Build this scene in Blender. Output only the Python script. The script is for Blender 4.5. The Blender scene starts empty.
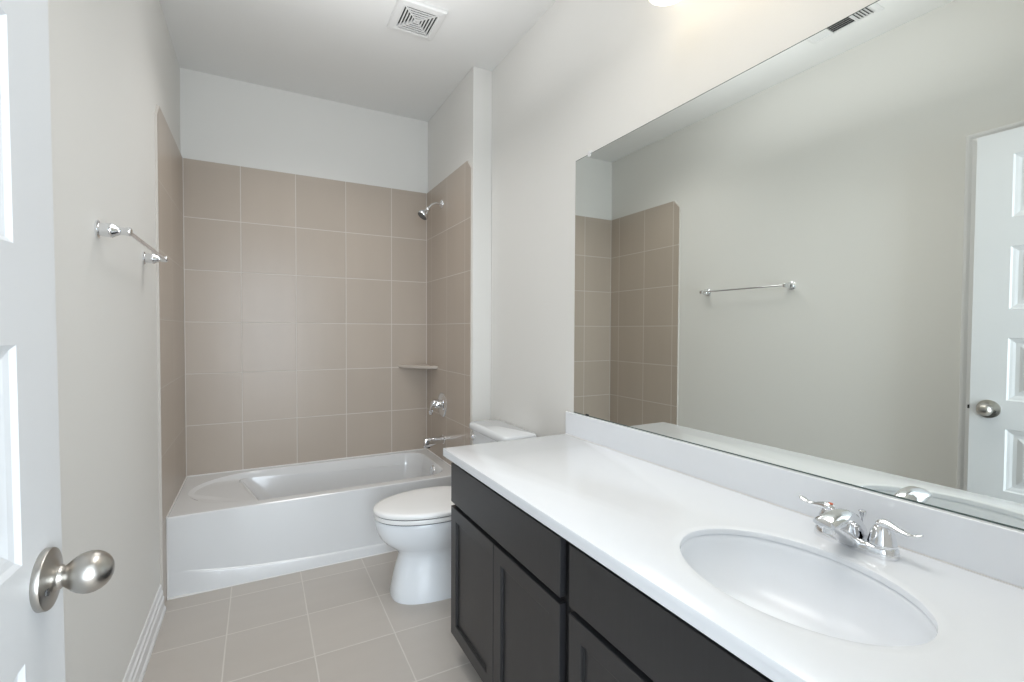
import bpy, bmesh, math, random
from mathutils import Vector, Matrix
random.seed(4)
S = bpy.context.scene
COL = S.collection
PI = math.pi

# ------------------------------------------------------------------ camera
def setup_camera():
    yaw, pitch, roll = math.radians(28.1287), math.radians(1.3384), math.radians(.2652)
    F = Vector((math.sin(yaw)*math.cos(pitch), math.cos(yaw)*math.cos(pitch), -math.sin(pitch)))
    R = Vector((math.cos(yaw), -math.sin(yaw), 0))
    U = R.cross(F)
    R2 = R*math.cos(roll) + U*math.sin(roll)
    U2 = -R*math.sin(roll) + U*math.cos(roll)
    cam = bpy.data.cameras.new('camera')
    o = bpy.data.objects.new('camera', cam)
    COL.objects.link(o)
    m = Matrix((R2, U2, -F)).transposed().to_4x4()
    m.translation = Vector((.4029, 0, 1.2748))
    o.matrix_world = m
    cam.sensor_width = 36
    cam.lens = 472.947*36/1024
    cam.shift_y = .96/1024
    cam.clip_start = .02
    S.camera = o
setup_camera()

# ------------------------------------------------------------------ world, lights, exposure
S.view_settings.view_transform = 'Standard'
S.view_settings.look = 'None'
S.view_settings.gamma = 1
S.view_settings.use_curve_mapping = False
S.view_settings.exposure = 0.08
W = bpy.data.worlds.new('world'); S.world = W; W.use_nodes = True
W.node_tree.nodes['Background'].inputs[0].default_value = (.75, .85, 1, 1)
W.node_tree.nodes['Background'].inputs[1].default_value = .3

def area(name, loc, rot, sx, sy, power, col, spread=180):
    l = bpy.data.lights.new(name, 'AREA'); l.shape = 'RECTANGLE'; l.size = sx; l.size_y = sy
    l.energy = power; l.color = col; l.spread = math.radians(spread)
    o = bpy.data.objects.new(name, l); o.location = loc; o.rotation_euler = rot
    COL.objects.link(o); return o
LW = dict(day=132, bounce=6, down=6.0, back=4.6, shade=2.5)
# daylight of the hall behind the photographer, falling in through the doorway
area('hall_daylight', (.55, -1.9, 1.30), (math.radians(90), 0, 0), 2.2, 2.2, LW['day'], (.78, .89, 1.0))
# added fill lights with no fixture: aimed at the ceiling, above vanity and bath
area('ceiling_fill', (.80, 1.45, 2.35), (math.radians(180), 0, 0), .8, 1.5, LW['bounce'], (.97, .98, 1.0))
area('vanity_fill', (1.02, .95, 2.79), (0, 0, 0), .5, 1.2, LW['down'], (1.0, .98, .95), 125)
area('bath_fill', (.72, 2.50, 2.79), (0, 0, 0), .6, .6, LW['back'], (1.0, .98, .96), 125)

# ------------------------------------------------------------------ materials
def mat(name, col, rough=.5, metal=0, spec=.5, coat=0):
    m = bpy.data.materials.new(name); m.use_nodes = True
    b = m.node_tree.nodes['Principled BSDF']
    b.inputs['Base Color'].default_value = (*col, 1)
    b.inputs['Roughness'].default_value = rough
    b.inputs['Metallic'].default_value = metal
    b.inputs['Specular IOR Level'].default_value = spec
    b.inputs['Coat Weight'].default_value = coat
    b.inputs['Coat Roughness'].default_value = .05
    return m
def bump(m, scale, strength, dist=.002, detail=3, coords='Object', vec_scale=None):
    n = m.node_tree.nodes; l = m.node_tree.links
    tc = n.new('ShaderNodeTexCoord'); no = n.new('ShaderNodeTexNoise'); b = n.new('ShaderNodeBump')
    no.inputs['Scale'].default_value = scale; no.inputs['Detail'].default_value = detail
    b.inputs['Strength'].default_value = strength; b.inputs['Distance'].default_value = dist
    if vec_scale:
        mp = n.new('ShaderNodeMapping'); mp.inputs['Scale'].default_value = vec_scale
        l.new(tc.outputs[coords], mp.inputs[0]); l.new(mp.outputs[0], no.inputs['Vector'])
    else:
        l.new(tc.outputs[coords], no.inputs['Vector'])
    l.new(no.outputs['Fac'], b.inputs['Height'])
    l.new(b.outputs[0], n['Principled BSDF'].inputs['Normal'])
    return m
def noise_colour(m, col_a, col_b, scale, vec_scale=(1, 1, 1), detail=4):
    n = m.node_tree.nodes; l = m.node_tree.links
    tc = n.new('ShaderNodeTexCoord'); mp = n.new('ShaderNodeMapping'); mp.inputs['Scale'].default_value = vec_scale
    no = n.new('ShaderNodeTexNoise'); no.inputs['Scale'].default_value = scale; no.inputs['Detail'].default_value = detail
    mx = n.new('ShaderNodeMix'); mx.data_type = 'RGBA'
    mx.inputs['A'].default_value = (*col_a, 1); mx.inputs['B'].default_value = (*col_b, 1)
    l.new(tc.outputs['Object'], mp.inputs[0]); l.new(mp.outputs[0], no.inputs['Vector'])
    l.new(no.outputs['Fac'], mx.inputs['Factor']); l.new(mx.outputs['Result'], n['Principled BSDF'].inputs['Base Color'])
    return m

def tile_mat(name, axes, offs, pitch, gw, tile, grout, rough, extra=(), streak=None, top=None):
    """grid of tiles on the two given object axes; grout lines gw wide through offs + k*pitch,
    plus single lines at the (axis, value, width) triples of extra"""
    m = mat(name, tile, rough)
    N = m.node_tree.nodes; L = m.node_tree.links; B = N['Principled BSDF']
    tc = N.new('ShaderNodeTexCoord'); sp = N.new('ShaderNodeSeparateXYZ'); L.new(tc.outputs['Object'], sp.inputs[0])
    def M(op, a, b=None):
        q = N.new('ShaderNodeMath'); q.operation = op
        for i, v in enumerate((a, b)):
            if v is None: continue
            if isinstance(v, (int, float)): q.inputs[i].default_value = v
            else: L.new(v, q.inputs[i])
        return q.outputs[0]
    masks = []; cells = []
    for ax, off in zip(axes, offs):
        t = M('DIVIDE', M('SUBTRACT', sp.outputs[ax], off), pitch)
        cells.append(M('FLOOR', t))
        d = M('MULTIPLY', M('ABSOLUTE', M('SUBTRACT', M('FRACT', M('ADD', t, .5)), .5)), pitch)
        masks.append(M('SUBTRACT', 1.0, M('SMOOTHSTEP_' if False else 'MINIMUM', M('DIVIDE', d, gw*.5), 1.0)))
    for ax, v, w in extra:
        d = M('ABSOLUTE', M('SUBTRACT', sp.outputs[ax], v))
        masks.append(M('SUBTRACT', 1.0, M('MINIMUM', M('DIVIDE', d, w*.5), 1.0)))
    if top is not None: masks[1] = M('MULTIPLY', masks[1], M('LESS_THAN', sp.outputs[axes[1]], top))
    k = masks[0]
    for x in masks[1:]: k = M('MAXIMUM', k, x)
    fac = M('MINIMUM', M('MULTIPLY', k, 2.2), 1.0)
    # per-tile tone and a soft linear streak
    cb = N.new('ShaderNodeCombineXYZ'); L.new(cells[0], cb.inputs[0]); L.new(cells[1], cb.inputs[1])
    wn = N.new('ShaderNodeTexWhiteNoise'); wn.noise_dimensions = '3D'; L.new(cb.outputs[0], wn.inputs['Vector'])
    mp = N.new('ShaderNodeMapping'); mp.inputs['Scale'].default_value = streak or (1, 1, 1); L.new(tc.outputs['Object'], mp.inputs[0])
    no = N.new('ShaderNodeTexNoise'); no.inputs['Scale'].default_value = 9; no.inputs['Detail'].default_value = 5; L.new(mp.outputs[0], no.inputs['Vector'])
    v = M('ADD', M('MULTIPLY', wn.outputs['Value'], .05), M('MULTIPLY', no.outputs['Fac'], .10))
    v = M('ADD', v, .925)
    vm = N.new('ShaderNodeVectorMath'); vm.operation = 'SCALE'; vm.inputs[0].default_value = tile; L.new(v, vm.inputs['Scale'])
    mx = N.new('ShaderNodeMix'); mx.data_type = 'RGBA'; L.new(fac, mx.inputs['Factor'])
    L.new(vm.outputs[0], mx.inputs['A']); mx.inputs['B'].default_value = (*grout, 1)
    L.new(mx.outputs['Result'], B.inputs['Base Color'])
    L.new(M('ADD', M('MULTIPLY', fac, .8-rough), rough), B.inputs['Roughness'])
    b = N.new('ShaderNodeBump'); b.inputs['Distance'].default_value = .0015; b.inputs['Strength'].default_value = .5
    L.new(M('SUBTRACT', 1.0, fac), b.inputs['Height']); L.new(b.outputs[0], B.inputs['Normal'])
    return m

TP = .3123; W_T = 1.505; YB = 3.4106; ZT = 2.2893; ZR = .3892; XR = 1.6365; H = 2.8191; YW = 2.5728
TILE = (.485, .415, .35); GROUT = (.66, .62, .575)
M = dict(
    wall=bump(mat('painted_drywall', (.795, .785, .755), .75), 220, .12, .002),
    ceil=bump(mat('ceiling_paint', (.84, .84, .825), .85), 160, .10, .002),
    tileb=tile_mat('beige_wall_tile_back', (0, 2), (.3068, .6952), TP, .006, TILE, GROUT, .32, [(0, .012, .006), (0, W_T-.002, .006)], (.8, 1, .12), 2.2),
    tiles=tile_mat('beige_wall_tile_side', (1, 2), (2.6735, .6952), TP, .006, TILE, GROUT, .32, [(1, YB-.002, .006)], (1, .8, .12), 2.2),
    floor=tile_mat('beige_floor_tile', (0, 1), (.2745, 2.5869), .3118, .0070, (.495, .455, .415), (.63, .595, .55), .38, (), (.2, 1, 1)),
    caulk=mat('white_caulk', (.80, .79, .77), .5),
    tile_edge=mat('bullnose_edge', (.60, .565, .52), .4),
    trim=mat('white_trim_paint', (.82, .82, .82), .35),
    door=bump(mat('white_door_paint', (.73, .745, .76), .38), 60, .06, .001, 3, 'Object', (1, 1, .08)),
    porcelain=mat('white_porcelain', (.83, .86, .89), .09, 0, .5, .4),
    basin=mat('white_sink_glaze', (.87, .90, .94), .24),
    acrylic=mat('white_tub_enamel', (.73, .735, .74), .12, 0, .5, .3),
    plastic=mat('white_seat_plastic', (.88, .88, .875), .22),
    marble=noise_colour(mat('white_cultured_marble', (.86, .87, .88), .16, 0, .5, .2), (.86, .89, .93), (.88, .905, .94), 30),
    chrome=mat('polished_chrome', (.82, .83, .85), .06, 1),
    nickel=bump(mat('brushed_nickel', (.47, .45, .42), .30, 1), 300, .08, .0005, 2, 'Object', (.03, 1, 1)),
    wood=noise_colour(mat('espresso_stained_wood', (.03, .03, .03), .36, 0, .5, 0), (.023, .023, .025), (.031, .031, .034), 14, (8, 8, .6)),
    woodin=mat('shaded_dark_wood', (.010, .010, .011), .5),  # darker wood finish with shade painted in, for frame gaps and panel recesses
    mirror=mat('mirror_glass', (.87, .90, .87), .0, 1),
    mirror_edge=mat('mirror_glass_edge', (.10, .14, .13), .2),
    dark=mat('dark_cavity', (.07, .07, .07), .8),
    gaptone=mat('matte_black', (.02, .02, .02), .6),
    red=mat('red_mark', (.75, .18, .10), .4),
    blue=mat('blue_mark', (.10, .2, .7), .4),
    shelf=mat('beige_ceramic', (.58, .52, .46), .25),
    hallfloor=noise_colour(mat('hall_floor', (.4, .33, .27), .6), (.42, .36, .30), (.36, .30, .25), 6),
    vent=mat('white_vent_plastic', (.80, .80, .79), .45),
    clip=mat('clear_clip', (.85, .85, .85), .15),
)
def emis(name, col, s):
    m = bpy.data.materials.new(name); m.use_nodes = True
    b = m.node_tree.nodes['Principled BSDF']; b.inputs['Base Color'].default_value = (.9, .9, .88, 1)
    b.inputs['Emission Color'].default_value = (*col, 1); b.inputs['Emission Strength'].default_value = s
    return m
M['shade'] = emis('glowing_frosted_glass', (1, .88, .70), LW['shade'])

# ------------------------------------------------------------------ mesh helpers
def build(name, bm, m, parent=None, smooth=False, bevel=0, seg=2, sub=0, angle=40):
    bmesh.ops.recalc_face_normals(bm, faces=bm.faces)
    me = bpy.data.meshes.new(name); bm.to_mesh(me); bm.free()
    for x in (m if isinstance(m, (list, tuple)) else [m]): me.materials.append(x)
    o = bpy.data.objects.new(name, me); COL.objects.link(o)
    if parent: o.parent = parent
    if smooth:
        for p in me.polygons: p.use_smooth = True
        if not sub: me.set_sharp_from_angle(angle=math.radians(angle))
    if bevel:
        b = o.modifiers.new('bevel', 'BEVEL'); b.width = bevel; b.segments = seg; b.limit_method = 'ANGLE'; b.angle_limit = math.radians(35)
        b.harden_normals = False
        for p in me.polygons: p.use_smooth = True
        w = o.modifiers.new('wn', 'WEIGHTED_NORMAL'); w.keep_sharp = False
    if sub:
        s = o.modifiers.new('sub', 'SUBSURF'); s.levels = sub; s.render_levels = sub
    return o
def box(bm, a, b, mi=0):
    vs = [bm.verts.new((x, y, z)) for x in (a[0], b[0]) for y in (a[1], b[1]) for z in (a[2], b[2])]
    for f in ((0, 1, 3, 2), (4, 6, 7, 5), (0, 4, 5, 1), (2, 3, 7, 6), (0, 2, 6, 4), (1, 5, 7, 3)):
        q = bm.faces.new([vs[i] for i in f]); q.material_index = mi
    return vs
def nb(*a):
    bm = bmesh.new()
    if a: box(bm, *a)
    return bm
def loft(bm, rings, cap0=True, cap1=True, closed=True):
    R = [[bm.verts.new(p) for p in r] for r in rings]
    n = len(R[0])
    for i in range(len(R)-1):
        for j in range(n if closed else n-1):
            k = (j+1) % n
            bm.faces.new((R[i][j], R[i][k], R[i+1][k], R[i+1][j]))
    if cap0: bm.faces.new(R[0][::-1])
    if cap1: bm.faces.new(R[-1])
    return R
def frame_of(d):
    d = Vector(d).normalized()
    u = d.cross(Vector((0, 0, 1)))
    if u.length < .05: u = d.cross(Vector((0, 1, 0)))
    u.normalize(); return d, u, d.cross(u)
def lathe(bm, origin, axis, prof, n=32, cap0=True, cap1=True):
    """prof: (distance along axis, radius)"""
    d, u, v = frame_of(axis); o = Vector(origin)
    loft(bm, [[o + d*t + (u*math.cos(2*PI*i/n) + v*math.sin(2*PI*i/n))*max(r, 1e-4) for i in range(n)] for t, r in prof], cap0, cap1)
def catmull(P, n):
    P = [Vector(p) for p in P]; out = []
    Q = [P[0]*2-P[1]] + P + [P[-1]*2-P[-2]]
    for i in range(1, len(Q)-2):
        for k in range(n):
            t = k/n; a, b, c, d = Q[i-1:i+3]
            out.append(.5*((2*b) + (c-a)*t + (2*a-5*b+4*c-d)*t*t + (3*b-a-3*c+d)*t**3))
    out.append(P[-1]); return out
def tube(bm, pts, rad, n=16, flat=None, smooth=6, up=None):
    """sweep; rad a number or list per control point (interpolated); flat=(ru, rv) multipliers per control point"""
    k = len(pts)
    rl = [rad]*k if isinstance(rad, (int, float)) else list(rad)
    fl = flat if flat else [(1, 1)]*k
    if isinstance(fl, tuple): fl = [fl]*k
    path = catmull(pts, smooth) if smooth > 1 else [Vector(p) for p in pts]
    ctl = catmull([(rl[i], fl[i][0], fl[i][1]) for i in range(k)], smooth) if smooth > 1 else [Vector((rl[i], *fl[i])) for i in range(k)]
    rings = []; up = Vector(up) if up else Vector((0, 0, 1))
    for i, p in enumerate(path):
        d = (path[min(i+1, len(path)-1)] - path[max(i-1, 0)]).normalized()
        u = d.cross(up)
        if u.length < .05: u = d.cross(Vector((0, 1, 0)))
        u.normalize(); v = u.cross(d)
        r, fu, fv = ctl[i]
        rings.append([p + (u*math.cos(2*PI*j/n)*fu + v*math.sin(2*PI*j/n)*fv)*r for j in range(n)])
    loft(bm, rings)
def prism(bm, poly, axis, a, b):
    """extrude polygon (2-D points of the two other axes in order) along axis from a to b"""
    def P(p, t):
        q = list(p); q.insert(axis, t); return q
    loft(bm, [[P(p, a) for p in poly], [P(p, b) for p in poly]])
def rrect(x0, x1, y0, y1, z, r, n=6):
    out = []
    for cx, cy, a0 in ((x1-r, y1-r, 0), (x0+r, y1-r, 90), (x0+r, y0+r, 180), (x1-r, y0+r, 270)):
        for i in range(n+1):
            a = math.radians(a0 + 90*i/n); out.append((cx+r*math.cos(a), cy+r*math.sin(a), z))
    return out
def thing(name, loc, label, cat, group=None):
    o = bpy.data.objects.new(name, None); COL.objects.link(o); o.location = loc; o.empty_display_size = .05
    return tag(o, label, cat, group)
def tag(o, label, cat, group=None):
    o['label'] = label; o['category'] = cat
    if group: o['group'] = group
    return o
def adopt(root, *objs):
    for o in objs:
        o.parent = root; o.matrix_parent_inverse = Matrix.Translation(-Vector(root.location))
def struct(o): o['kind'] = 'structure'; return o

# ------------------------------------------------------------------ room shell
struct(build('floor', nb((-.12, -.06, -.06), (XR+.1, YB+.12, 0)), M['floor']))
struct(build('ceiling', nb((-.12, -.06, H), (XR+.1, YB+.12, H+.06)), M['ceil']))
# left wall with the opening of a closed door
bm = bmesh.new()
CY0, CY1, CZ = .13, .8866, 2.112
box(bm, (-.12, CY1, 0), (0, YB+.12, H)); box(bm, (-.12, -.06, 0), (0, CY0, H)); box(bm, (-.12, CY0, CZ), (0, CY1, H))
struct(build('wall_left', bm, M['wall']))
struct(build('wall_back', nb((0, YB+.01, 0), (XR+.1, YB+.12, H)), M['wall']))
struct(build('wall_right', nb((XR, -.06, 0), (XR+.1, YB+.01, H)), M['wall']))
struct(build('wall_wing', nb((W_T+.01, YW, 0), (XR, YB+.01, H)), M['wall'], bevel=.004))
# wall the photographer stands in: doorway x .10-.875
DX0, DX1, DZ = .10, .885, 2.11
bm = bmesh.new()
box(bm, (0, -.06, 0), (DX0, .06, H)); box(bm, (DX1, -.06, 0), (XR, .06, H)); box(bm, (DX0, -.06, DZ), (DX1, .06, H))
struct(build('wall_near', bm, M['wall']))
# hall beyond the doorway
bm = bmesh.new()
box(bm, (-1.3, -.06, 0), (-.12, .0, H)); box(bm, (XR+.1, -.06, 0), (2.4, .0, H))
box(bm, (-1.4, -2.1, 0), (-1.3, 0, H)); box(bm, (2.4, -2.1, 0), (2.5, 0, H)); box(bm, (-1.4, -2.2, 0), (2.5, -2.1, H))
struct(build('wall_hall', bm, M['wall']))
struct(build('floor_hall', nb((-1.4, -2.2, -.06), (2.5, -.06, 0)), M['hallfloor']))
struct(build('ceiling_hall', nb((-1.4, -2.2, H), (2.5, -.06, H+.06)), M['ceil']))

# tile surround -------------------------------------------------------------
struct(build('wall_tile_back', nb((.01, YB, 0), (W_T, YB+.01, ZT)), M['tileb']))
def side_tile(name, x0, x1, yf):
    bm = bmesh.new()
    prism(bm, [(yf, 0), (yf, ZT-.062), (yf+.058, ZT), (YB+.01, ZT), (YB+.01, 0)], 0, x0, x1)
    for f in bm.faces:
        if abs(f.normal.x) < .5: f.material_index = 1
    o = build(name, bm, [M['tiles'], M['tile_edge']])
    for p in o.data.polygons: p.material_index = 0 if abs(p.normal.x) > .5 else 1
    return struct(o)
side_tile('wall_tile_left', 0, .01, 2.615)
side_tile('wall_tile_right', W_T, W_T+.01, 2.582)
# bead of caulk along the outer edge of the two side claddings
for nm, x, yf, s in (('trim_1', 0.0, 2.615, 1), ('trim_2', W_T+.01, 2.582, -1)):
    bm = bmesh.new()
    pts = [(yf, 0), (yf, ZT-.062), (yf+.058, ZT)]
    out = [(yf-.0035, 0), (yf-.0035, ZT-.060), (yf+.0565, ZT+.0035)]
    for i in range(2):
        a, b, c, d = pts[i], pts[i+1], out[i+1], out[i]
        loft(bm, [[(x, *d), (x, *c), (x, *b), (x, *a)], [(x+s*.002, *d), (x+s*.002, *c), (x+s*.009, *b), (x+s*.009, *a)]])
    struct(build(nm, bm, M['tile_edge']))

# baseboards -----------------------------------------------------------------
prof = [(0, 0), (.021, 0), (.021, .012), (.0175, .018), (.015, .022), (.015, .062), (.011, .068), (.011, .088), (.006, .096), (.005, .115), (.003, .121), (0, .121)]
def baseboard(name, a, b, axis, base, sgn):
    bm = bmesh.new()
    if axis == 1:
        loft(bm, [[(base+sgn*p[0], t, p[1]) for p in prof] for t in (a, b)])
    else:
        loft(bm, [[(t, base+sgn*p[0], p[1]) for p in prof] for t in (a, b)])
    return struct(build(name, bm, M['trim']))
baseboard('baseboard_left', 0.9475, 2.611, 1, 0, 1)
baseboard('baseboard_right', 1.76, YW, 1, XR, -1)
baseboard('baseboard_wing', W_T+.012, XR, 0, YW, -1)

# casings --------------------------------------------------------------------
def casing_ring(name, fn, y0, y1, z1, w=.06):
    """mitred casing of width w round an opening y0..y1, top z1; fn maps (across, height, out) to a point"""
    cs = [(0, 0), (0, .009), (.008, .013), (.02, .0145), (.036, .011), (.046, .015), (.055, .015), (w, .010), (w, 0)]
    bm = bmesh.new()
    rings = []
    for q in range(4):
        r = []
        for d, t in cs:
            if q == 0: p = (y0-d, 0)
            elif q == 1: p = (y0-d, z1+d)
            elif q == 2: p = (y1+d, z1+d)
            else: p = (y1+d, 0)
            r.append(fn(p[0], p[1], t))
        rings.append(r)
    loft(bm, rings)
    return struct(build(name, bm, M['trim']))
casing_ring('trim_3', lambda a, z, t: (t, a, z), CY0, CY1, CZ)
casing_ring('trim_4', lambda a, z, t: (a, .06+t, z), DX0, DX1, DZ, .045)
bm = bmesh.new()    # jamb lining of the doorway
box(bm, (DX0-.001, -.065, 0), (DX0+.012, .0601, DZ)); box(bm, (DX1-.012, -.065, 0), (DX1+.001, .0601, DZ)); box(bm, (DX0, -.065, DZ-.012), (DX1, .0601, DZ+.001))
struct(build('trim_5', bm, M['trim']))

# ------------------------------------------------------------------ five-panel doors
PB = [.2496 + .3744*i for i in range(5)]; PH = .2576
def panel_door(name, width, z0, z1, th, stile):
    """leaf in local space: x = from free edge towards hinge, y = 0 front face, +y = thickness"""
    bm = bmesh.new()
    loops = [(0, 0), (.006, .0045), (.014, .0065), (.022, .010), (.034, .010), (.052, .0035), (.056, .003)]
    for side in (0, 1):
        def P(x, z, d): return (x, d if side == 0 else th-d, z)
        xs = [0, stile, width-stile, width]
        zs = [z0]
        for b in PB: zs += [b, b+PH]
        zs.append(z1)
        for i in range(3):
            for j in range(len(zs)-1):
                if i == 1 and j % 2 == 1:
                    rings = []
                    for ins, d in loops:
                        a0, a1, b0, b1 = xs[1]+ins, xs[2]-ins, zs[j]+ins, zs[j+1]-ins
                        rings.append([P(a0, b0, d), P(a1, b0, d), P(a1, b1, d), P(a0, b1, d)])
                    loft(bm, rings, False, True)
                else:
                    bm.faces.new([bm.verts.new(P(*q, 0)) for q in ((xs[i], zs[j]), (xs[i+1], zs[j]), (xs[i+1], zs[j+1]), (xs[i], zs[j+1]))])
    for q in (((0, z0), (0, z1)), ((width, z0), (width, z1)), ((0, z0), (width, z0)), ((0, z1), (width, z1))):
        (a, b), (c, d) = q
        bm.faces.new([bm.verts.new(v) for v in ((a, 0, b), (c, 0, d), (c, th, d), (a, th, b))])
    bmesh.ops.remove_doubles(bm, verts=bm.verts, dist=1e-5)
    return struct(build(name, bm, M['door']))
# open leaf: front face towards the room (+x)
leaf = panel_door('door_1', .765, .012, 2.105, .035, .111)
E_ = Vector((.1597, .861, 0)); dh = math.radians(88.1)
dx = Vector((-math.cos(dh), -math.sin(dh), 0)); dyv = Vector((-math.sin(dh), math.cos(dh), 0))
mm = Matrix((dx, dyv, Vector((0, 0, 1)))).transposed().to_4x4(); mm.translation = E_
lean = Matrix.Translation(E_+Vector((0, 0, 1.2))) @ Matrix.Rotation(math.radians(.35), 4, dx) @ Matrix.Translation(-E_-Vector((0, 0, 1.2)))
mm = lean @ mm
leaf.matrix_world = mm
# knob with rose (local: y negative = into the room)
bm = bmesh.new()
KX, KZ = .060, .957
lathe(bm, (KX, 0, KZ), (0, -1, 0), [(0, .0370), (.001, .0378), (.0070, .0378), (.0082, .0372), (.0092, .034), (.0105, .026), (.0125, .0185), (.0145, .0150), (.0165, .0138)], 56)
rose = build('knob_rose', bm, M['nickel'], leaf, True)
bm = bmesh.new(); lathe(bm, (KX+.021, -.0098, KZ-.008), (0, -1, 0), [(0, .0046), (.0022, .0046), (.0024, .0030), (.0010, .0026)], 20)
build('privacy_pin', bm, M['dark'], rose, True)
bm = bmesh.new()
lathe(bm, (KX, -.0160, KZ), (0, -1, 0), [(0, .0125), (.001, .0145), (.0025, .0145), (.004, .0128), (.006, .0130), (.009, .0155), (.014, .0200), (.020, .0236), (.026, .0256), (.031, .0262), (.037, .0254), (.043, .0228), (.048, .0188), (.0515, .0142), (.0538, .0092), (.0550, .0045), (.0552, .0006)], 56)
build('door_knob', bm, M['nickel'], leaf, True, angle=60)
bm = bmesh.new()
lathe(bm, (KX, .035, KZ), (0, 1, 0), [(0, .0375), (.004, .0375), (.009, .032), (.0155, .0155), (.0235, .0132), (.03, .0128), (.04, .022), (.055, .0272), (.07, .0215), (.078, .0105), (.080, .0008)], 40)
build('door_knob', bm, M['nickel'], leaf, True, angle=60)
bm = nb((-.0012, .006, KZ-.028), (.001, .029, KZ+.028)); build('latch_plate', bm, M['nickel'], leaf)
bm = nb((-.011, .0105, KZ-.008), (0, .0235, KZ+.008)); build('latch_bolt', bm, M['gaptone'], leaf, bevel=.002)
bm = bmesh.new()
for z in (.25, 1.05, 1.85):
    lathe(bm, (.771, .004, z), (0, 0, 1), [(0, .006), (.09, .006)], 12)
build('hinge', bm, M['nickel'], leaf, True)
# closed door behind the open leaf
d2 = panel_door('door_2', CY1-CY0-.006, .012, CZ-.004, .035, .111)
m2 = Matrix((Vector((0, -1, 0)), Vector((-1, 0, 0)), Vector((0, 0, 1)))).transposed().to_4x4(); m2.translation = (-.004, CY1-.003, 0)
d2.matrix_world = m2

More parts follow.
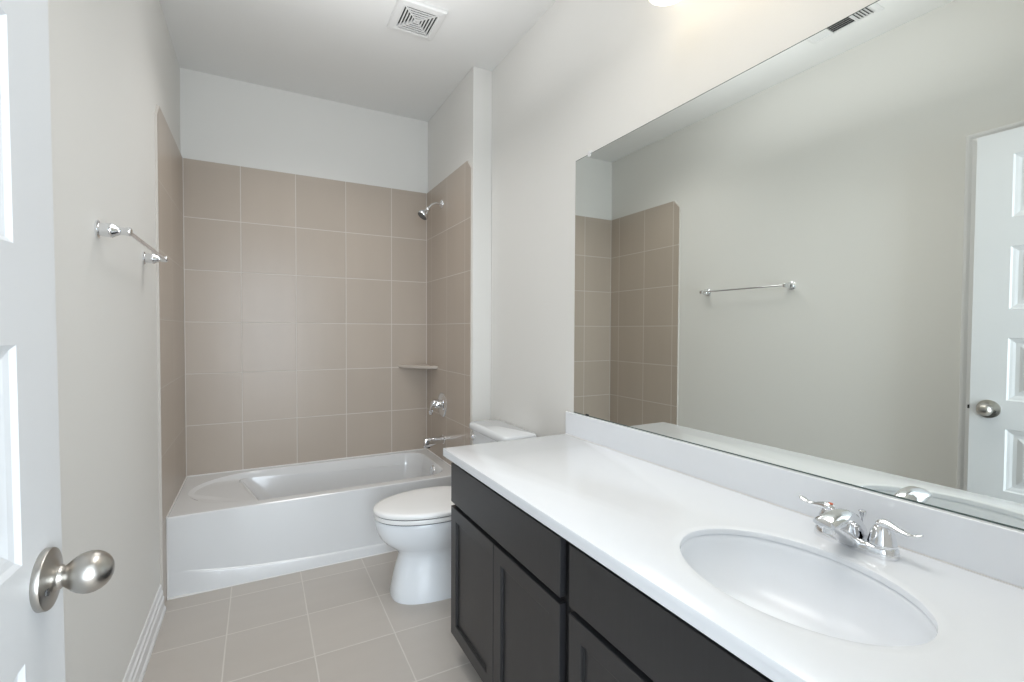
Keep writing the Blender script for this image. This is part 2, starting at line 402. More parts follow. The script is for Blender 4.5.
# ------------------------------------------------------------------ bathtub
def bathtub():
    x0, x1, y0, y1 = .0125, W_T-.001, 2.7035, YB-.001
    T = thing('bathtub', ((x0+x1)/2, (y0+y1)/2, 0), 'white alcove bathtub with a sloped backrest below the beige wall tiles', 'bathtub')
    n = 14
    def ring(xl, xr, yf, yb, z, rl, rr, zl=None):
        """rounded outline with different corner radii at the left and right end"""
        out = []
        for cx, cy, a0, r in ((xr-rr, yb-rr, 0, rr), (xl+rl[0], yb-rl[1], 90, rl), (xl+rl[0], yf+rl[1], 180, rl), (xr-rr, yf+rr, 270, rr)):
            rx, ry = (r if isinstance(r, tuple) else (r, r))
            for i in range(n+1):
                a = math.radians(a0 + 90*i/n)
                out.append((cx+rx*math.cos(a), cy+ry*math.sin(a), z))
        return out
    def sq(xl, xr, yf, yb, z, r=.004): return ring(xl, xr, yf, yb, z, (r, r), r)
    def skew(*a):
        return [(x-.018+(.13*(3.33-y)/.54) if x < .7 else x, y, z) for x, y, z in ring(*a)]
    def slope(r, xa, za, xb, zb):
        res = []
        for x, y, z in r:
            t = min(1, max(0, (x-xa)/(xb-xa))); res.append((x, y, za+(zb-za)*t))
        return res
    ymid = 3.065
    rings = [
        sq(x0, x1, y0+.012, y1, 0), sq(x0, x1, y0, y1, ZR-.012), sq(x0+.001, x1-.001, y0+.001, y1-.001, ZR-.004), sq(x0+.006, x1-.003, y0+.006, y1-.003, ZR, .006),
        ring(.060, 1.440, y0+.060, y1-.042, ZR, (.36, .30), .13),
        ring(.068, 1.434, y0+.066, y1-.047, ZR-.004, (.355, .295), .125),
        slope(ring(.082, 1.428, y0+.072, y1-.053, 0, (.35, .29), .12), .08, ZR-.012, .5, ZR-.018),
        slope(skew(.286, 1.413, y0+.086, y1-.070, 0, (.07, .11), .12), .29, ZR-.030, .60, ZR-.075),
        slope(skew(.296, 1.4125, y0+.087, y1-.071, 0, (.07, .11), .12), .30, ZR-.0245, .60, ZR-.080),
        slope(skew(.306, 1.412, y0+.088, y1-.072, 0, (.07, .11), .12), .31, ZR-.028, .60, ZR-.085),
        slope(skew(.320, 1.410, y0+.090, y1-.074, 0, (.07, .11), .12), .32, ZR-.046, .60, ZR-.100),
        ring(.47, 1.385, y0+.125, y1-.108, .15, (.09, .16), .12),
        ring(.53, 1.365, y0+.145, y1-.128, .085, (.09, .14), .12),
        ring(.58, 1.34, y0+.17, y1-.155, .062, (.08, .12), .10),
        ring(.70, 1.25, y0+.24, y1-.225, .058, (.06, .08), .08),
    ]
    bm = bmesh.new(); loft(bm, rings)
    # apron relief: the foot of the apron steps out below a rising curve
    basin = build('basin', bm, M['acrylic'], None, True, angle=24)
    adopt(T, basin)
    bm = bmesh.new()
    N = 60; rows = []
    def zc(x): return .047 + .068*math.exp(-max(0, x-.10)/.34)
    for i in range(N+1):
        x = x0 + .001 + (x1-x0-.002)*i/N
        k = min(1, max(0, (x-.07)/.09)); k2 = k*k*(3-2*k)
        o = .010*k2 + .0005
        z = zc(x)
        f = y0+.012*(1-z/ZR)
        rows.append([(x, y0+.03, .0), (x, y0+.010-o, 0), (x, f-o, z-.006), (x, f-o*.8, z-.001), (x, f-o*.3, z+.003), (x, f+.002, z+.0045), (x, y0+.03, z+.0045)])
    loft(bm, rows)
    ap = build('apron_foot', bm, M['acrylic'], None, True, angle=30); adopt(T, ap)
    # caulk joints
    bm = bmesh.new()
    box(bm, (x0, y1-.006, ZR-.001), (x1, YB-.0002, ZR+.005))
    box(bm, (.0102, y0+.002, ZR-.001), (x0+.005, YB-.001, ZR+.005))
    box(bm, (x1-.005, y0+.002, ZR-.001), (W_T-.0002, YB-.001, ZR+.005))
    box(bm, (x0, y0-.007, .0), (x1, y0+.012, .005))
    box(bm, (.0102, y0+.004, 0), (x0+.003, y0+.012, ZR))
    c = build('caulk_joint', bm, M['caulk'], None, bevel=.0015); adopt(T, c)
    # overflow plate on the right end
    bm = bmesh.new(); lathe(bm, (1.4185, 3.02, .338), (-1, 0, .22), [(-.02, .034), (.003, .036), (.007, .033), (.009, .024), (.008, .010), (.010, .006), (.0105, .0005)], 32)
    o = build('overflow_plate', bm, M['chrome'], None, True, angle=50); adopt(T, o)
    bm = bmesh.new(); lathe(bm, (1.22, 3.06, .059), (0, 0, 1), [(0, .033), (.002, .033), (.003, .028), (.0015, .022), (.006, .018), (.0065, .001)], 28)
    o = build('drain', bm, M['chrome'], None, True); adopt(T, o)
bathtub()

# ------------------------------------------------------------------ shower fittings
def shower():
    T = thing('wall_shower', (W_T, 3.08, 2.135), 'small chrome shower head on a bent arm high on the tiled side wall', 'shower head')
    bm = bmesh.new(); lathe(bm, (W_T, 3.08, 2.135), (-1, 0, 0), [(0, .029), (.003, .029), (.007, .026), (.011, .015), (.012, .0095)], 28)
    adopt(T, build('flange', bm, M['chrome'], None, True))
    bm = bmesh.new(); tube(bm, [(W_T-.004, 3.08, 2.135), (W_T-.04, 3.08, 2.133), (W_T-.072, 3.08, 2.118), (W_T-.098, 3.08, 2.088)], .0085, 14)
    adopt(T, build('shower_arm', bm, M['chrome'], None, True))
    bm = bmesh.new(); lathe(bm, (W_T-.092, 3.08, 2.096), (-.62, -.03, -.78), [(0, .010), (.006, .015), (.016, .016), (.022, .012), (.028, .0135), (.040, .021), (.056, .034), (.064, .038), (.074, .038), (.077, .036)], 32)
    h = build('spray_head', bm, M['chrome'], None, True); adopt(T, h)
    d = Vector((-.62, -.03, -.78)).normalized()
    bm = bmesh.new(); lathe(bm, Vector((W_T-.092, 3.08, 2.096))+d*.0771, d, [(0, .034), (.002, .0335), (.003, .02), (.002, .008), (.004, .006)], 28)
    adopt(T, build('spray_face', bm, mat('grey_rubber_face', (.10, .10, .10), .5), None, True))
    # valve
    vy, vz = 3.065, .768
    T = thing('shower_valve', (W_T, vy, vz), 'chrome shower valve with a round plate and curved lever under the corner shelf', 'shower valve')
    bm = bmesh.new()
    lathe(bm, (W_T, vy, vz), (-1, 0, 0), [(0, .083), (.003, .084), (.006, .082), (.010, .074), (.014, .060), (.017, .042), (.018, .028)], 48)
    adopt(T, build('escutcheon', bm, M['chrome'], None, True))
    bm = bmesh.new(); lathe(bm, (W_T-.016, vy, vz+.004), (-1, 0, 0), [(0, .030), (.010, .029), (.022, .026), (.034, .023), (.044, .018), (.050, .010), (.052, .0005)], 28)
    adopt(T, build('valve_hub', bm, M['chrome'], None, True))
    bm = bmesh.new(); tube(bm, [(W_T-.034, vy, vz+.010), (W_T-.054, vy+.002, vz+.022), (W_T-.072, vy+.004, vz+.008), (W_T-.080, vy+.006, vz-.026), (W_T-.080, vy+.008, vz-.062)], [.018, .020, .017, .014, .010], 16, [(1, 1), (1.2, .9), (1.3, .7), (1.3, .6), (1.2, .6)])
    adopt(T, build('lever', bm, M['chrome'], None, True))
    # spout
    sy, sz = 3.04, .536
    T = thing('tub_spout', (W_T, sy, sz), 'chrome tub spout jutting from the tiled side wall above the tub rim', 'tub spout')
    bm = bmesh.new(); lathe(bm, (W_T, sy, sz), (-1, 0, 0), [(0, .030), (.004, .030), (.007, .026)], 28)
    adopt(T, build('flange', bm, M['chrome'], None, True))
    bm = bmesh.new(); rings = []
    for t, zt, zb, w in ((.004, .021, -.023, .025), (.03, .021, -.023, .025), (.065, .0215, -.027, .0255), (.090, .022, -.034, .026), (.115, .022, -.041, .026), (.132, .021, -.045, .025), (.137, .018, -.043, .023), (.138, .012, -.038, .018)):
        c = (zt+zb)/2; h = (zt-zb)/2
        rings.append([(W_T-t, sy+w*math.copysign(abs(math.cos(a))**.6, math.cos(a)), sz+c+h*math.copysign(abs(math.sin(a))**.6, math.sin(a))) for a in [2*PI*i/36 for i in range(36)]])
    loft(bm, rings); adopt(T, build('spout_body', bm, M['chrome'], None, True, angle=50))
    bm = bmesh.new(); lathe(bm, (W_T-.112, sy, sz-.037), (0, 0, -1), [(0, .015), (.009, .015), (.010, .012)], 18)
    adopt(T, build('spout_outlet', bm, M['gaptone'], None, True))
    # corner shelf: triangle with a bowed front and rounded tips
    cx, cy, z = W_T, YB, 1.014
    a, b = .215, .245
    pts = [(cx, cy), (cx-a, cy)]
    for i in range(13):
        t = i/12; px, py = cx-a*(1-t), cy-b*t
        s = math.sin(PI*t)
        pts.append((px-.010*s-.012*(1-abs(2*t-1)**6)*.5, py-.016*s-.012*(1-abs(2*t-1)**6)))
    pts.append((cx, cy-b))
    bm = bmesh.new()
    c = Vector((cx-.05, cy-.06))
    def lay(s, zz): return [(cx+(p[0]-cx)*s, cy+(p[1]-cy)*s, zz) for p in pts]
    loft(bm, [lay(.93, z-.012), lay(.985, z-.006), lay(1, z+.002), lay(1, z+.008), lay(.985, z+.011)])
    o = build('corner_shelf', bm, M['shelf'], None, True, angle=35)
    tag(o, 'beige ceramic corner shelf set where the back and side tiles meet', 'shelf')
shower()

# ------------------------------------------------------------------ toilet
def toilet():
    cy = 2.243; X0 = .872
    T = thing('toilet', (1.25, cy, 0), 'white two-piece toilet with closed lid between the bathtub and the vanity', 'toilet')
    n = 56
    def egg(xf, xb, w, z, e=2.0, k=.60, eb=2.4):
        """k: place of the widest point from the front"""
        xm = xf+(xb-xf)*k; out = []
        for i in range(n):
            a = 2*PI*i/n; c, s = math.cos(a), math.sin(a)
            if c < 0: x = xm - (xm-xf)*abs(c)**(2/e); y = w*math.copysign(abs(s)**(2/e), s)
            else: x = xm + (xb-xm)*abs(c)**(2/eb); y = w*math.copysign(abs(s)**(2/eb), s)
            out.append((x, cy+y, z))
        return out
    bm = bmesh.new()
    loft(bm, [egg(.952, 1.50, .146, 0, 2.7, .55, 3), egg(.950, 1.50, .147, .012, 2.7, .55, 3), egg(.957, 1.50, .142, .05, 2.6, .55, 3),
              egg(.966, 1.50, .134, .10, 2.5, .52, 3), egg(.978, 1.50, .123, .15, 2.4, .5, 3), egg(.990, 1.50, .113, .195, 2.4, .5, 3), egg(.984, 1.50, .117, .218, 2.3, .5, 2.8),
              egg(.958, 1.50, .133, .240, 2.2, .52, 2.6), egg(.925, 1.50, .151, .265, 2.15, .54, 2.6), egg(.900, 1.50, .166, .295, 2.1, .55, 2.6),
              egg(.885, 1.50, .177, .33, 2.05, .56, 2.6), egg(.879, 1.50, .182, .358, 2.05, .57, 2.6), egg(.877, 1.50, .184, .376, 2.05, .57, 2.6), egg(.882, 1.50, .181, .384, 2.05, .57, 2.6),
              egg(.90, 1.49, .165, .386, 2.05, .57, 2.6)])
    bowl = build('bowl', bm, M['porcelain'], None, True, angle=60)
    # seat and lid
    bm = bmesh.new()
    loft(bm, [egg(.886, 1.375, .174, .3885, 2, .58), egg(.875, 1.378, .184, .3895, 2, .58), egg(.873, 1.380, .185, .393, 2, .58), egg(.873, 1.380, .185, .4055, 2, .58), egg(.875, 1.378, .184, .4085, 2, .58), egg(.888, 1.372, .172, .4095, 2, .58)])
    seat = build('seat', bm, M['plastic'], None, True, angle=60)
    bm = bmesh.new()
    loft(bm, [egg(.884, 1.375, .176, .4130, 2, .58), egg(.872, 1.380, .186, .4140, 2, .58), egg(.870, 1.384, .188, .420, 2, .58), egg(.870, 1.384, .188, .428, 2, .58), egg(.876, 1.380, .183, .4345, 2, .58), egg(.892, 1.368, .170, .4375, 2, .58), egg(.95, 1.32, .12, .4400, 2, .58), egg(1.04, 1.25, .05, .441, 2, .58)])
    lid = build('lid', bm, M['plastic'], None, True, angle=60)
    bm = bmesh.new()
    loft(bm, [egg(.8785, 1.375, .1795, .4075, 2, .58), egg(.8785, 1.375, .1795, .4150, 2, .58)])
    loft(bm, [egg(.882, 1.372, .178, .3840, 2, .58), egg(.882, 1.372, .178, .3895, 2, .58)])
    gap = build('seat_gap_shade', bm, M['gaptone'], None)  # dark filler painting the shade between bowl, seat and lid
    extra = []
    for s in (-1, 1):
        bm = bmesh.new(); lathe(bm, (1.375, cy+s*.075-.02, .412), (0, 1, 0), [(0, .010), (.003, .013), (.037, .013), (.04, .010)], 16)
        extra.append(build('seat_hinge', bm, M['plastic'], None, True))
    # tank
    bm = bmesh.new()
    loft(bm, [rrect(1.475, 1.615, cy-.19, cy+.19, .375, .03), rrect(1.468, 1.618, cy-.20, cy+.20, .40, .035), rrect(1.452, 1.620, cy-.215, cy+.215, .725, .035)])
    tank = build('tank', bm, M['porcelain'], None, True, angle=50)
    bm = bmesh.new()
    yl, yh = cy-.238, cy+.226
    loft(bm, [rrect(1.448, 1.626, yl+.006, yh-.006, .722, .03), rrect(1.441, 1.630, yl, yh, .728, .032), rrect(1.440, 1.631, yl-.001, yh+.001, .748, .033), rrect(1.444, 1.629, yl+.003, yh-.003, .757, .032), rrect(1.452, 1.622, yl+.010, yh-.010, .761, .028)])
    tl = build('tank_lid', bm, M['porcelain'], None, True, angle=60)
    bm = bmesh.new(); y = cy+.165
    lathe(bm, (1.456, y, .688), (-1, 0, 0), [(0, .015), (.006, .015), (.010, .011), (.014, .009), (.020, .009), (.022, .004)], 20)
    tube(bm, [(1.436, y, .688), (1.430, y-.012, .687), (1.428, y-.035, .683), (1.430, y-.06, .680)], [.006, .0065, .006, .0065], 12, [(1, .8), (1, .8), (1.3, .7), (1.5, .7)])
    fh = build('flush_handle', bm, M['chrome'], None, True)
    fh['label'] = 'small chrome flush handle'
    bm = bmesh.new(); box(bm, (1.42, cy-.11, .30), (1.60, cy+.11, .380))
    shelf = build('tank_shelf', bm, M['porcelain'], None, bevel=.02, seg=4)
    for s in (-1, 1):
        bm = bmesh.new(); lathe(bm, (1.30, cy+s*.126, .0), (0, 0, 1), [(0, .016), (.012, .016), (.020, .011), (.022, .002)], 18)
        extra.append(build('bolt_cap', bm, M['plastic'], None, True))
    adopt(T, bowl, seat, lid, gap, tank, tl, fh, shelf, *extra)
toilet()

# ------------------------------------------------------------------ vanity
XC = 1.0376; YC = 1.757; HC = .8135; XF = 1.060; NEAR = .061
CX, CYs, RA, RB = 1.292, .538, .1635, .2175      # sink opening: centre, radius across, radius along
def shaker(name, y0, y1, z0, z1):
    bm = bmesh.new(); fr = .052; x = XF; th = .019
    def P(a, z, d): return (x+d, a, z)
    rings = [[P(y0+i, z0+i, d), P(y1-i, z0+i, d), P(y1-i, z1-i, d), P(y0+i, z1-i, d)] for i, d in
             ((0, th), (0, .0015), (.0015, 0), (fr-.004, 0), (fr-.002, .0015), (fr, .0085), (fr+.001, .0095))]
    loft(bm, rings)
    bm.faces.ensure_lookup_table()
    for f in bm.faces[16:24]: f.material_index = 1  # recess sides coloured as if in shade
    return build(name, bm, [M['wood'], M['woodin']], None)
def slab_front(name, y0, y1, z0, z1):
    bm = bmesh.new(); box(bm, (XF, y0, z0), (XF+.019, y1, z1))
    return build(name, bm, M['wood'], None, bevel=.0015)
def cabinet(y0, y1, label, dl, dr, group=None, first=False):
    T = thing('vanity_cabinet', ((XF+XR)/2, (y0+y1)/2, 0), label, 'cabinet')
    bm = bmesh.new(); xf = XF+.0195; zt = HC-.0305
    t = .016
    box(bm, (xf+.018, y0, 0.10), (XR-.006, y0+t, zt)); box(bm, (xf+.018, y1-t, .10), (XR-.006, y1, zt))
    box(bm, (xf+.018, y0+t, .10), (XR-.006, y1-t, .116)); box(bm, (XR-.012, y0+t, .116), (XR-.006, y1-t, zt))
    # toe board and side feet
    box(bm, (xf+.065, y0, 0), (xf+.08, y1, .10)); box(bm, (xf+.08, y0, 0), (XR-.006, y0+t, .10)); box(bm, (xf+.08, y1-t, 0), (XR-.006, y1, .10))
    body = build('carcass', bm, M['wood'], None)
    bm = bmesh.new(); s = .038
    box(bm, (xf, y0, .085), (xf+.018, y0+s, zt)); box(bm, (xf, y1-s, .085), (xf+.018, y1, zt))
    box(bm, (xf, y0+s, .085), (xf+.018, y1-s, .12)); box(bm, (xf, y0+s, .575), (xf+.018, y1-s, .625)); box(bm, (xf, y0+s, zt-.03), (xf+.018, y1-s, zt))
    box(bm, (xf, (y0+y1)/2-.02, .12), (xf+.018, (y0+y1)/2+.02, .575))
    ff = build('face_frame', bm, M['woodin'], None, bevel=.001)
    yl, yr = dl, dr
    mid = (yl+yr)/2
    d1 = shaker('cabinet_door', yl, mid-.0015, .089, .592)
    d2 = shaker('cabinet_door', mid+.0015, yr, .089, .592)
    fr = slab_front('false_drawer_front', yl, yr, .609, .760)
    adopt(T, body, ff, d1, d2, fr)
cabinet(.951, 1.733, 'espresso wooden vanity cabinet next to the toilet with two shaker doors', .970, 1.728)
cabinet(.140, .950, 'espresso wooden vanity cabinet under the sink, nearest the camera', .162, .931)
bm = nb((XF+.0195, NEAR, .085), (XF+.0375, .1395, HC-.031)); o = build('filler_strip', bm, M['wood']); tag(o, 'narrow dark wood filler strip between the sink cabinet and the near wall', 'filler strip')

def counter():
    T = thing('vanity_countertop', ((XC+XR)/2, (YC+NEAR)/2, HC-.03), 'long white cultured marble countertop resting on the two dark cabinets', 'countertop')
    bm = bmesh.new()
    xb = XR-.001; n = 96
    def el(s, z, a=RA, b=RB): return [(CX+(a+s)*math.cos(2*PI*i/n), CYs+(b+s)*math.sin(2*PI*i/n), z) for i in range(n)]
    # rectangle sampled at the same angles (so that the top is a clean ring of quads)
    def rect(z, d=0, t=0):
        out = []
        x0, x1, y0, y1 = XC+d, xb, NEAR, YC-d
        for i in range(n):
            c, s = math.cos(2*PI*i/n), math.sin(2*PI*i/n)
            k = min(((x1-CX)/c if c > 1e-6 else 1e9), ((x0-CX)/c if c < -1e-6 else 1e9), ((y1-CYs)/s if s > 1e-6 else 1e9), ((y0-CYs)/s if s < -1e-6 else 1e9))
            out.append([CX+k*c, CYs+k*s, z])
        for cx_, cy_ in ((x0, y0), (x1, y0), (x0, y1), (x1, y1)):
            j = min(range(n), key=lambda i: abs((math.atan2(cy_-CYs, cx_-CX)-2*PI*i/n+PI) % (2*PI)-PI))
            out[j] = [cx_, cy_, z]
        return [tuple(p) for p in out]
    loft(bm, [el(.0, HC-.013), el(0, HC-.003), el(.001, HC-.001), el(.003, HC), el(.02, HC), rect(HC, .003), rect(HC-.0008, .0008), rect(HC-.003), rect(HC-.013), el(.03, HC-.0135)][:9], False, False)
    # underside and the deeper front and end edges
    loft(bm, [rect(HC-.013), el(.0, HC-.013)], False, False)
    box(bm, (XC, NEAR, HC-.030), (XC+.022, YC, HC-.0128)); box(bm, (XC+.022, YC-.022, HC-.030), (xb, YC, HC-.0128))
    slab = build('counter_slab', bm, M['marble'], None, True, angle=30)
    bm = bmesh.new(); box(bm, (XR-.0205, NEAR, HC), (xb, YC, .9140))
    bs = build('backsplash', bm, M['marble'], None, bevel=.003, seg=3); tag(bs, 'low white backsplash strip along the wall between countertop and mirror', 'backsplash')
    bm = bmesh.new(); box(bm, (XR-.0235, NEAR, HC), (XR-.0206, YC-.002, HC+.0020)); ck = build('caulk_joint', bm, M['caulk'], None)
    adopt(T, slab, ck)
    # basin
    Tb = thing('sink_basin', (CX, CYs, HC-.16), 'white oval undermount sink basin in the countertop below the faucet', 'sink')
    bm = bmesh.new(); lv = []
    lv.append(el(.012, HC-.0136)); lv.append(el(.0035, HC-.0136)); lv.append(el(.0025, HC-.0150)); lv.append(el(-.001, HC-.020))
    for k in range(1, 13):
        t = k/12; r = math.cos(t*PI/2)**.62 if t < 1 else 0
        d = .022+.118*math.sin(t*PI/2)**1.25
        r = max(r, .14)
        lv.append([(CX+(RA-.002)*r*math.cos(2*PI*i/n), CYs+(RB-.002)*r*math.sin(2*PI*i/n)*(1 if r > .3 else .9), HC-d) for i in range(n)])
        if r == .14: break
    lv.append([(CX+.020*math.cos(2*PI*i/n), CYs+.020*math.sin(2*PI*i/n), HC-.1415) for i in range(n)])
    outer = [[(CX+(p[0]-CX)*1.03, CYs+(p[1]-CYs)*1.03, p[2]-.008) for p in r] for r in lv[::-1]]
    outer[-1] = el(.014, HC-.020)
    loft(bm, outer[:-2] + [el(.013, HC-.022)] + lv, True, True)
    b = build('basin', bm, M['basin'], None, True, angle=50)
    bm = bmesh.new(); lathe(bm, (CX, CYs, HC-.143), (0, 0, 1), [(0, .024), (.003, .024), (.0042, .021), (.002, .017), (.0045, .0155), (.006, .012), (.0065, .001)], 32)
    dr = build('drain', bm, M['chrome'], None, True)
    adopt(Tb, b, dr)
counter()

# ------------------------------------------------------------------ faucet
def faucet():
    fx, fy, z = 1.540, .545, HC
    T = thing('faucet', (fx, fy, z), 'chrome two-handle centerset faucet behind the oval sink', 'faucet')
    n = 44
    def stadium(hw, hl, zz, ox=0):
        out = []
        for i in range(n):
            a = 2*PI*i/n; c, s = math.cos(a), math.sin(a)
            out.append((fx+ox+hw*math.copysign(abs(c)**.8, c), fy+hl*math.copysign(abs(s)**.62, s), zz))
        return out
    bm = bmesh.new()
    loft(bm, [stadium(.0295, .080, z), stadium(.0300, .081, z+.006), stadium(.0290, .079, z+.017), stadium(.026, .076, z+.0215), stadium(.020, .070, z+.0235)])
    base = build('base_plate', bm, M['chrome'], None, True, angle=60)
    # spout body: broad, low, wedge-like, rising then running forward over the basin
    bm = bmesh.new(); rings = []
    # (x offset toward the basin, z top, z bottom, half width)
    for ox, zt, zb, w in ((.018, .034, .012, .018), (.004, .058, .010, .0225), (-.012, .074, .008, .0235), (-.029, .0825, .003, .0245), (-.043, .0865, .013, .0248), (-.062, .0880, .028, .0245), (-.082, .0872, .041, .0240), (-.100, .0842, .0515, .0230), (-.113, .0800, .0590, .0235), (-.119, .0765, .0625, .0215)):
        ring = []
        for i in range(40):
            a = 2*PI*i/40; c, s = math.cos(a), math.sin(a)
            yy = w*math.copysign(abs(c)**.6, c)*(1-.36*max(0, s))
            zz = (zt+zb)/2 + (zt-zb)/2*math.copysign(abs(s)**.6, s)
            ring.append((fx+ox, fy+yy, z+zz))
        rings.append(ring)
    loft(bm, rings)
    sp = build('spout', bm, M['chrome'], None, True, angle=60)
    bm = bmesh.new(); lathe(bm, (fx-.100, fy, z+.060), (0, 0, -1), [(0, .0125), (.0125, .0122), (.0135, .0095)], 20)
    aer = build('aerator', bm, M['chrome'], sp, True)
    # handles
    hs = []
    for s in (1, -1):
        hy = fy+s*.0515
        bm = bmesh.new(); lathe(bm, (fx, hy, z+.021), (0, 0, 1), [(0, .0225), (.0015, .0225), (.002, .0250), (.005, .0255), (.008, .0245), (.018, .0228), (.028, .0205), (.034, .0175), (.040, .0140), (.045, .0095), (.047, .004)], 36)
        hb = build('handle_base', bm, M['chrome'], None, True, angle=50)
        zz = z+.064; fo = -.010 if s < 0 else .006
        bm = bmesh.new()
        tube(bm, [(fx+.004, hy-s*.010, zz-.010), (fx, hy, zz+.001), (fx+fo*.2, hy+s*.014, zz+.002), (fx+fo*.5, hy+s*.032, zz-.001), (fx+fo*.8, hy+s*.050, zz-.002), (fx+fo, hy+s*.064, zz+.002), (fx+fo, hy+s*.071, zz+.005)],
             [.007, .0125, .0100, .0075, .0068, .0068, .0035], 16, [(1, 1), (1.1, .85), (1.1, .8), (1.15, .65), (1.3, .55), (1.4, .5), (1.3, .5)])
        lv = build('lever', bm, M['chrome'], None, True, angle=60)
        adopt(T, hb); adopt(T, lv)
        if s > 0:
            bm = bmesh.new(); lathe(bm, (fx-.001, hy-.002, zz+.0100), (0, 0, 1), [(0, .0052), (.0016, .0048), (.0024, .0025), (.0026, .0003)], 18)
            mk = build('hot_mark', bm, M['red'], None, True); mk['label'] = 'red hot-water dot'; adopt(T, mk)
    bm = bmesh.new(); lathe(bm, (fx+.030, fy, z+.002), (0, 0, 1), [(0, .0028), (.050, .0028), (.054, .0035), (.062, .0070), (.067, .0078), (.0695, .006), (.070, .001)], 18)
    rod = build('lift_rod', bm, M['chrome'], None, True)
    adopt(T, base, sp, rod)
faucet()

# ------------------------------------------------------------------ mirror
def mirror():
    T = thing('wall_mirror', (XR-.003, .9, .92), 'large frameless mirror on the right wall above the vanity backsplash', 'mirror')
    y0, y1, z0, z1 = .14, 1.7123, .9165, 2.0177
    bm = bmesh.new(); box(bm, (XR-.006, y0, z0), (XR-.0005, y1, z1))
    o = build('mirror_pane', bm, [M['mirror'], M['mirror_edge']])
    for p in o.data.polygons: p.material_index = 0 if abs(p.normal.x) > .5 else 1
    adopt(T, o)
    for nm, a, b in (('bottom_edge', z0-.002, z0+.0012), ('top_edge', z1-.0006, z1+.0008)):
        bm = bmesh.new(); box(bm, (XR-.0066, y0, a), (XR-.0003, y1, b)); adopt(T, build(nm, bm, M['mirror_edge'], None))
    for y in (1.615, .22):
        for top in (1, 0):
            zc = z1 if top else z0
            s = 1 if top else -1
            bm = bmesh.new()
            if top:
                box(bm, (XR-.0085, y-.008, zc-.010), (XR-.0062, y+.008, zc+.002)); box(bm, (XR-.0085, y-.008, zc+.0015), (XR-.0002, y+.008, zc+.013))
                lathe(bm, (XR-.0085, y, zc+.007), (-1, 0, 0), [(0, .004), (.0015, .0038), (.002, .001)], 12)
            else:
                box(bm, (XR-.0085, y-.009, zc-.0015), (XR-.0062, y+.009, zc+.006))
            c = build('mirror_clip', bm, M['clip'] if top else M['gaptone'], None)
            c['label'] = 'clear plastic clip' if top else 'small dark bottom clip'
            adopt(T, c)
mirror()

# ------------------------------------------------------------------ towel bar
def towel_bar():
    z = 1.557; ya, yb = 1.740, 2.348
    T = thing('towel_bar', (0, (ya+yb)/2, z), 'chrome towel bar mounted on the left wall before the tiles', 'towel bar')
    for y in (ya, yb):
        bm = bmesh.new(); lathe(bm, (0, y, z), (1, 0, 0), [(0, .0250), (.004, .0252), (.006, .0225), (.0075, .0180), (.015, .0192), (.029, .0196), (.0305, .0212), (.033, .0212), (.036, .0195), (.043, .0150), (.050, .0118), (.053, .0108), (.064, .0108), (.067, .0125), (.073, .0132), (.077, .0115), (.0795, .007), (.080, .0005)], 36)
        adopt(T, build('post', bm, M['chrome'], None, True, angle=30))
    bm = bmesh.new(); lathe(bm, (.0695, ya, z), (0, 1, 0), [(0, .0062), (yb-ya, .0062)], 20)
    adopt(T, build('rod', bm, M['chrome'], None, True))
towel_bar()

# ------------------------------------------------------------------ ceiling fittings
def exhaust():
    x0, x1, y0, y1 = .985, 1.217, 2.198, 2.448
    T = thing('exhaust_fan', ((x0+x1)/2, (y0+y1)/2, H), 'square white exhaust fan grille of nested louvres on the ceiling', 'exhaust fan')
    bm = bmesh.new()
    g = .030
    rings = [[(x0+i, y0+i, z), (x1-i, y0+i, z), (x1-i, y1-i, z), (x0+i, y1-i, z)] for i, z in ((0, H-.0005), (0, H-.009), (.004, H-.0155), (g-.003, H-.018), (g, H-.016), (g, H-.0005))]
    loft(bm, rings, False, False)
    adopt(T, build('frame', bm, M['vent'], None))
    bm = nb((x0+g, y0+g, H-.004), (x1-g, y1-g, H-.0006)); adopt(T, build('fan_cavity', bm, M['dark'], None))
    bm = bmesh.new(); k = 6; hx = (x1-x0)/2-g; hy = (y1-y0)/2-g; mx, my = (x0+x1)/2, (y0+y1)/2
    for i in range(k):
        a = 1-i/k; b = a-.42/k
        ax, ay, bx, by = hx*a, hy*a, max(hx*b, .002), max(hy*b, .002)
        ro = [(mx-ax, my-ay), (mx+ax, my-ay), (mx+ax, my+ay), (mx-ax, my+ay)]; ri = [(mx-bx, my-by), (mx+bx, my-by), (mx+bx, my+by), (mx-bx, my+by)]
        loft(bm, [[(*p, H-.0135) for p in ro], [(*p, H-.017) for p in ro], [(*p, H-.017) for p in ri], [(*p, H-.0135) for p in ri], [(*p, H-.0135) for p in ro]], False, False)
    for sx in (-1, 1):
        for sy in (-1, 1):
            d = Vector((sx*hx, sy*hy, 0)); t = Vector((-sy*.0018, sx*.0018, 0))
            c = Vector((mx, my, 0))
            q = [c+t, c+d*.995+t, c+d*.995-t, c-t]
            loft(bm, [[(p.x, p.y, H-.0035) for p in q], [(p.x, p.y, H-.0165) for p in q]])
    adopt(T, build('grille', bm, M['vent'], None))
exhaust()
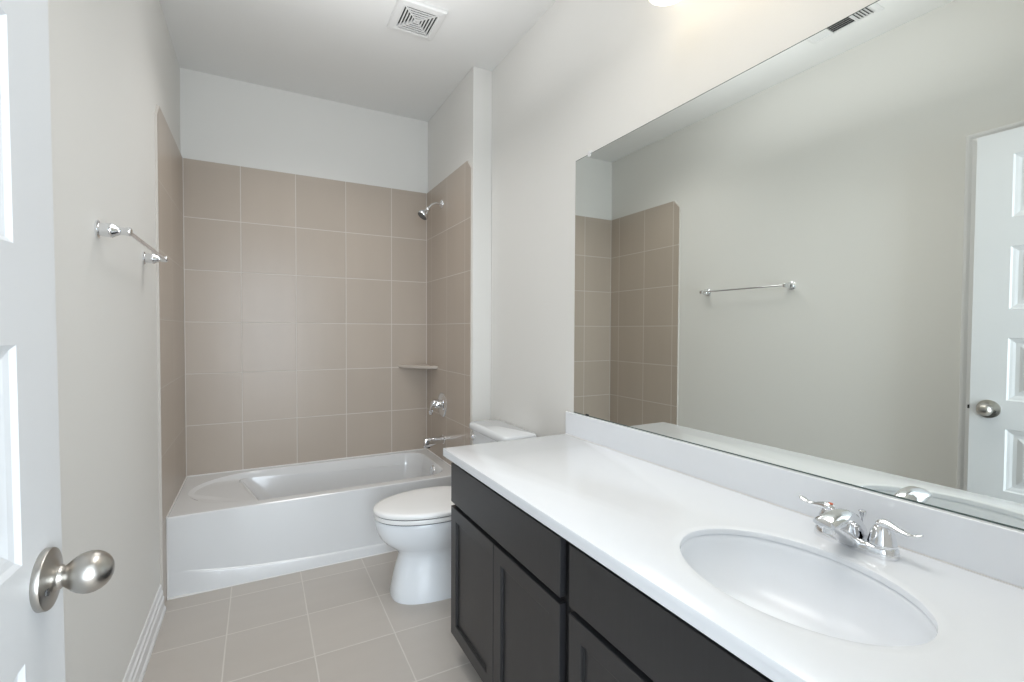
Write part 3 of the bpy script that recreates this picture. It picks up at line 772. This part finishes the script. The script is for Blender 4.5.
def register():
    x0, x1, y0, y1 = .222, .405, 1.185, 1.505
    T = thing('air_register', ((x0+x1)/2, (y0+y1)/2, H), 'long white three-way air register on the ceiling, seen in the mirror', 'air vent')
    bm = bmesh.new(); g = .024
    rings = [[(x0+i, y0+i, z), (x1-i, y0+i, z), (x1-i, y1-i, z), (x0+i, y1-i, z)] for i, z in ((0, H-.0005), (0, H-.003), (.010, H-.009), (g, H-.009), (g, H-.0005))]
    loft(bm, rings, False, False); adopt(T, build('frame', bm, M['vent'], None))
    bm = nb((x0+g, y0+g, H-.003), (x1-g, y1-g, H-.0006)); adopt(T, build('duct_cavity', bm, M['dark'], None))
    bm = bmesh.new(); a0, a1, b0, b1 = x0+g, x1-g, y0+g, y1-g; L = (b1-b0)
    e0, e1 = b0+L*.30, b1-L*.30
    for ya, yb, s in ((b0, e0, -1), (e1, b1, 1)):
        m_ = 6
        for i in range(m_):
            y = ya+(yb-ya)*(i+.5)/m_
            loft(bm, [[(x, y-.0065*s*-1, H-.010), (x, y+.0065*s*-1, H-.003), (x, y+.0065*s*-1-.001, H-.003), (x, y-.0065*s*-1-.001, H-.010)] for x in (a0, a1)])
    for i in range(8):
        x = a0+(a1-a0)*(i+.5)/8
        loft(bm, [[(x-.006, y, H-.003), (x+.004, y, H-.010), (x+.005, y, H-.010), (x-.005, y, H-.003)] for y in (e0, e1)])
    for y in (e0, e1): box(bm, (a0, y-.002, H-.010), (a1, y+.002, H-.002))
    adopt(T, build('louvres', bm, M['vent'], None))
register()

# ------------------------------------------------------------------ vanity light above the mirror
def vanity_light():
    z = 2.452; ys = (1.085, .845, .605)
    T = thing('vanity_light', (XR, ys[1], z), 'three-shade vanity light glowing on the wall above the mirror', 'wall light')
    bm = bmesh.new(); box(bm, (XR-.022, ys[2]-.10, z), (XR-.0005, ys[0]+.10, z+.10))
    adopt(T, build('backplate', bm, M['nickel'], None, bevel=.006))
    for y in ys:
        bm = bmesh.new(); tube(bm, [(XR-.02, y, z+.04), (XR-.06, y, z+.055), (XR-.10, y, z+.045), (XR-.112, y, z+.01)], .008, 12)
        a = build('lamp_arm', bm, M['nickel'], None, True)
        bm = bmesh.new(); lathe(bm, (XR-.112, y, z+.015), (0, 0, -1), [(0, .022), (.012, .030), (.04, .038), (.09, .047), (.14, .058), (.146, .060), (.144, .056), (.09, .043), (.03, .033), (.012, .002)], 32, True, True)
        s = build('lamp_shade', bm, M['shade'], None, True)
        adopt(T, a, s)
vanity_light()
bpy.context.view_layer.update()
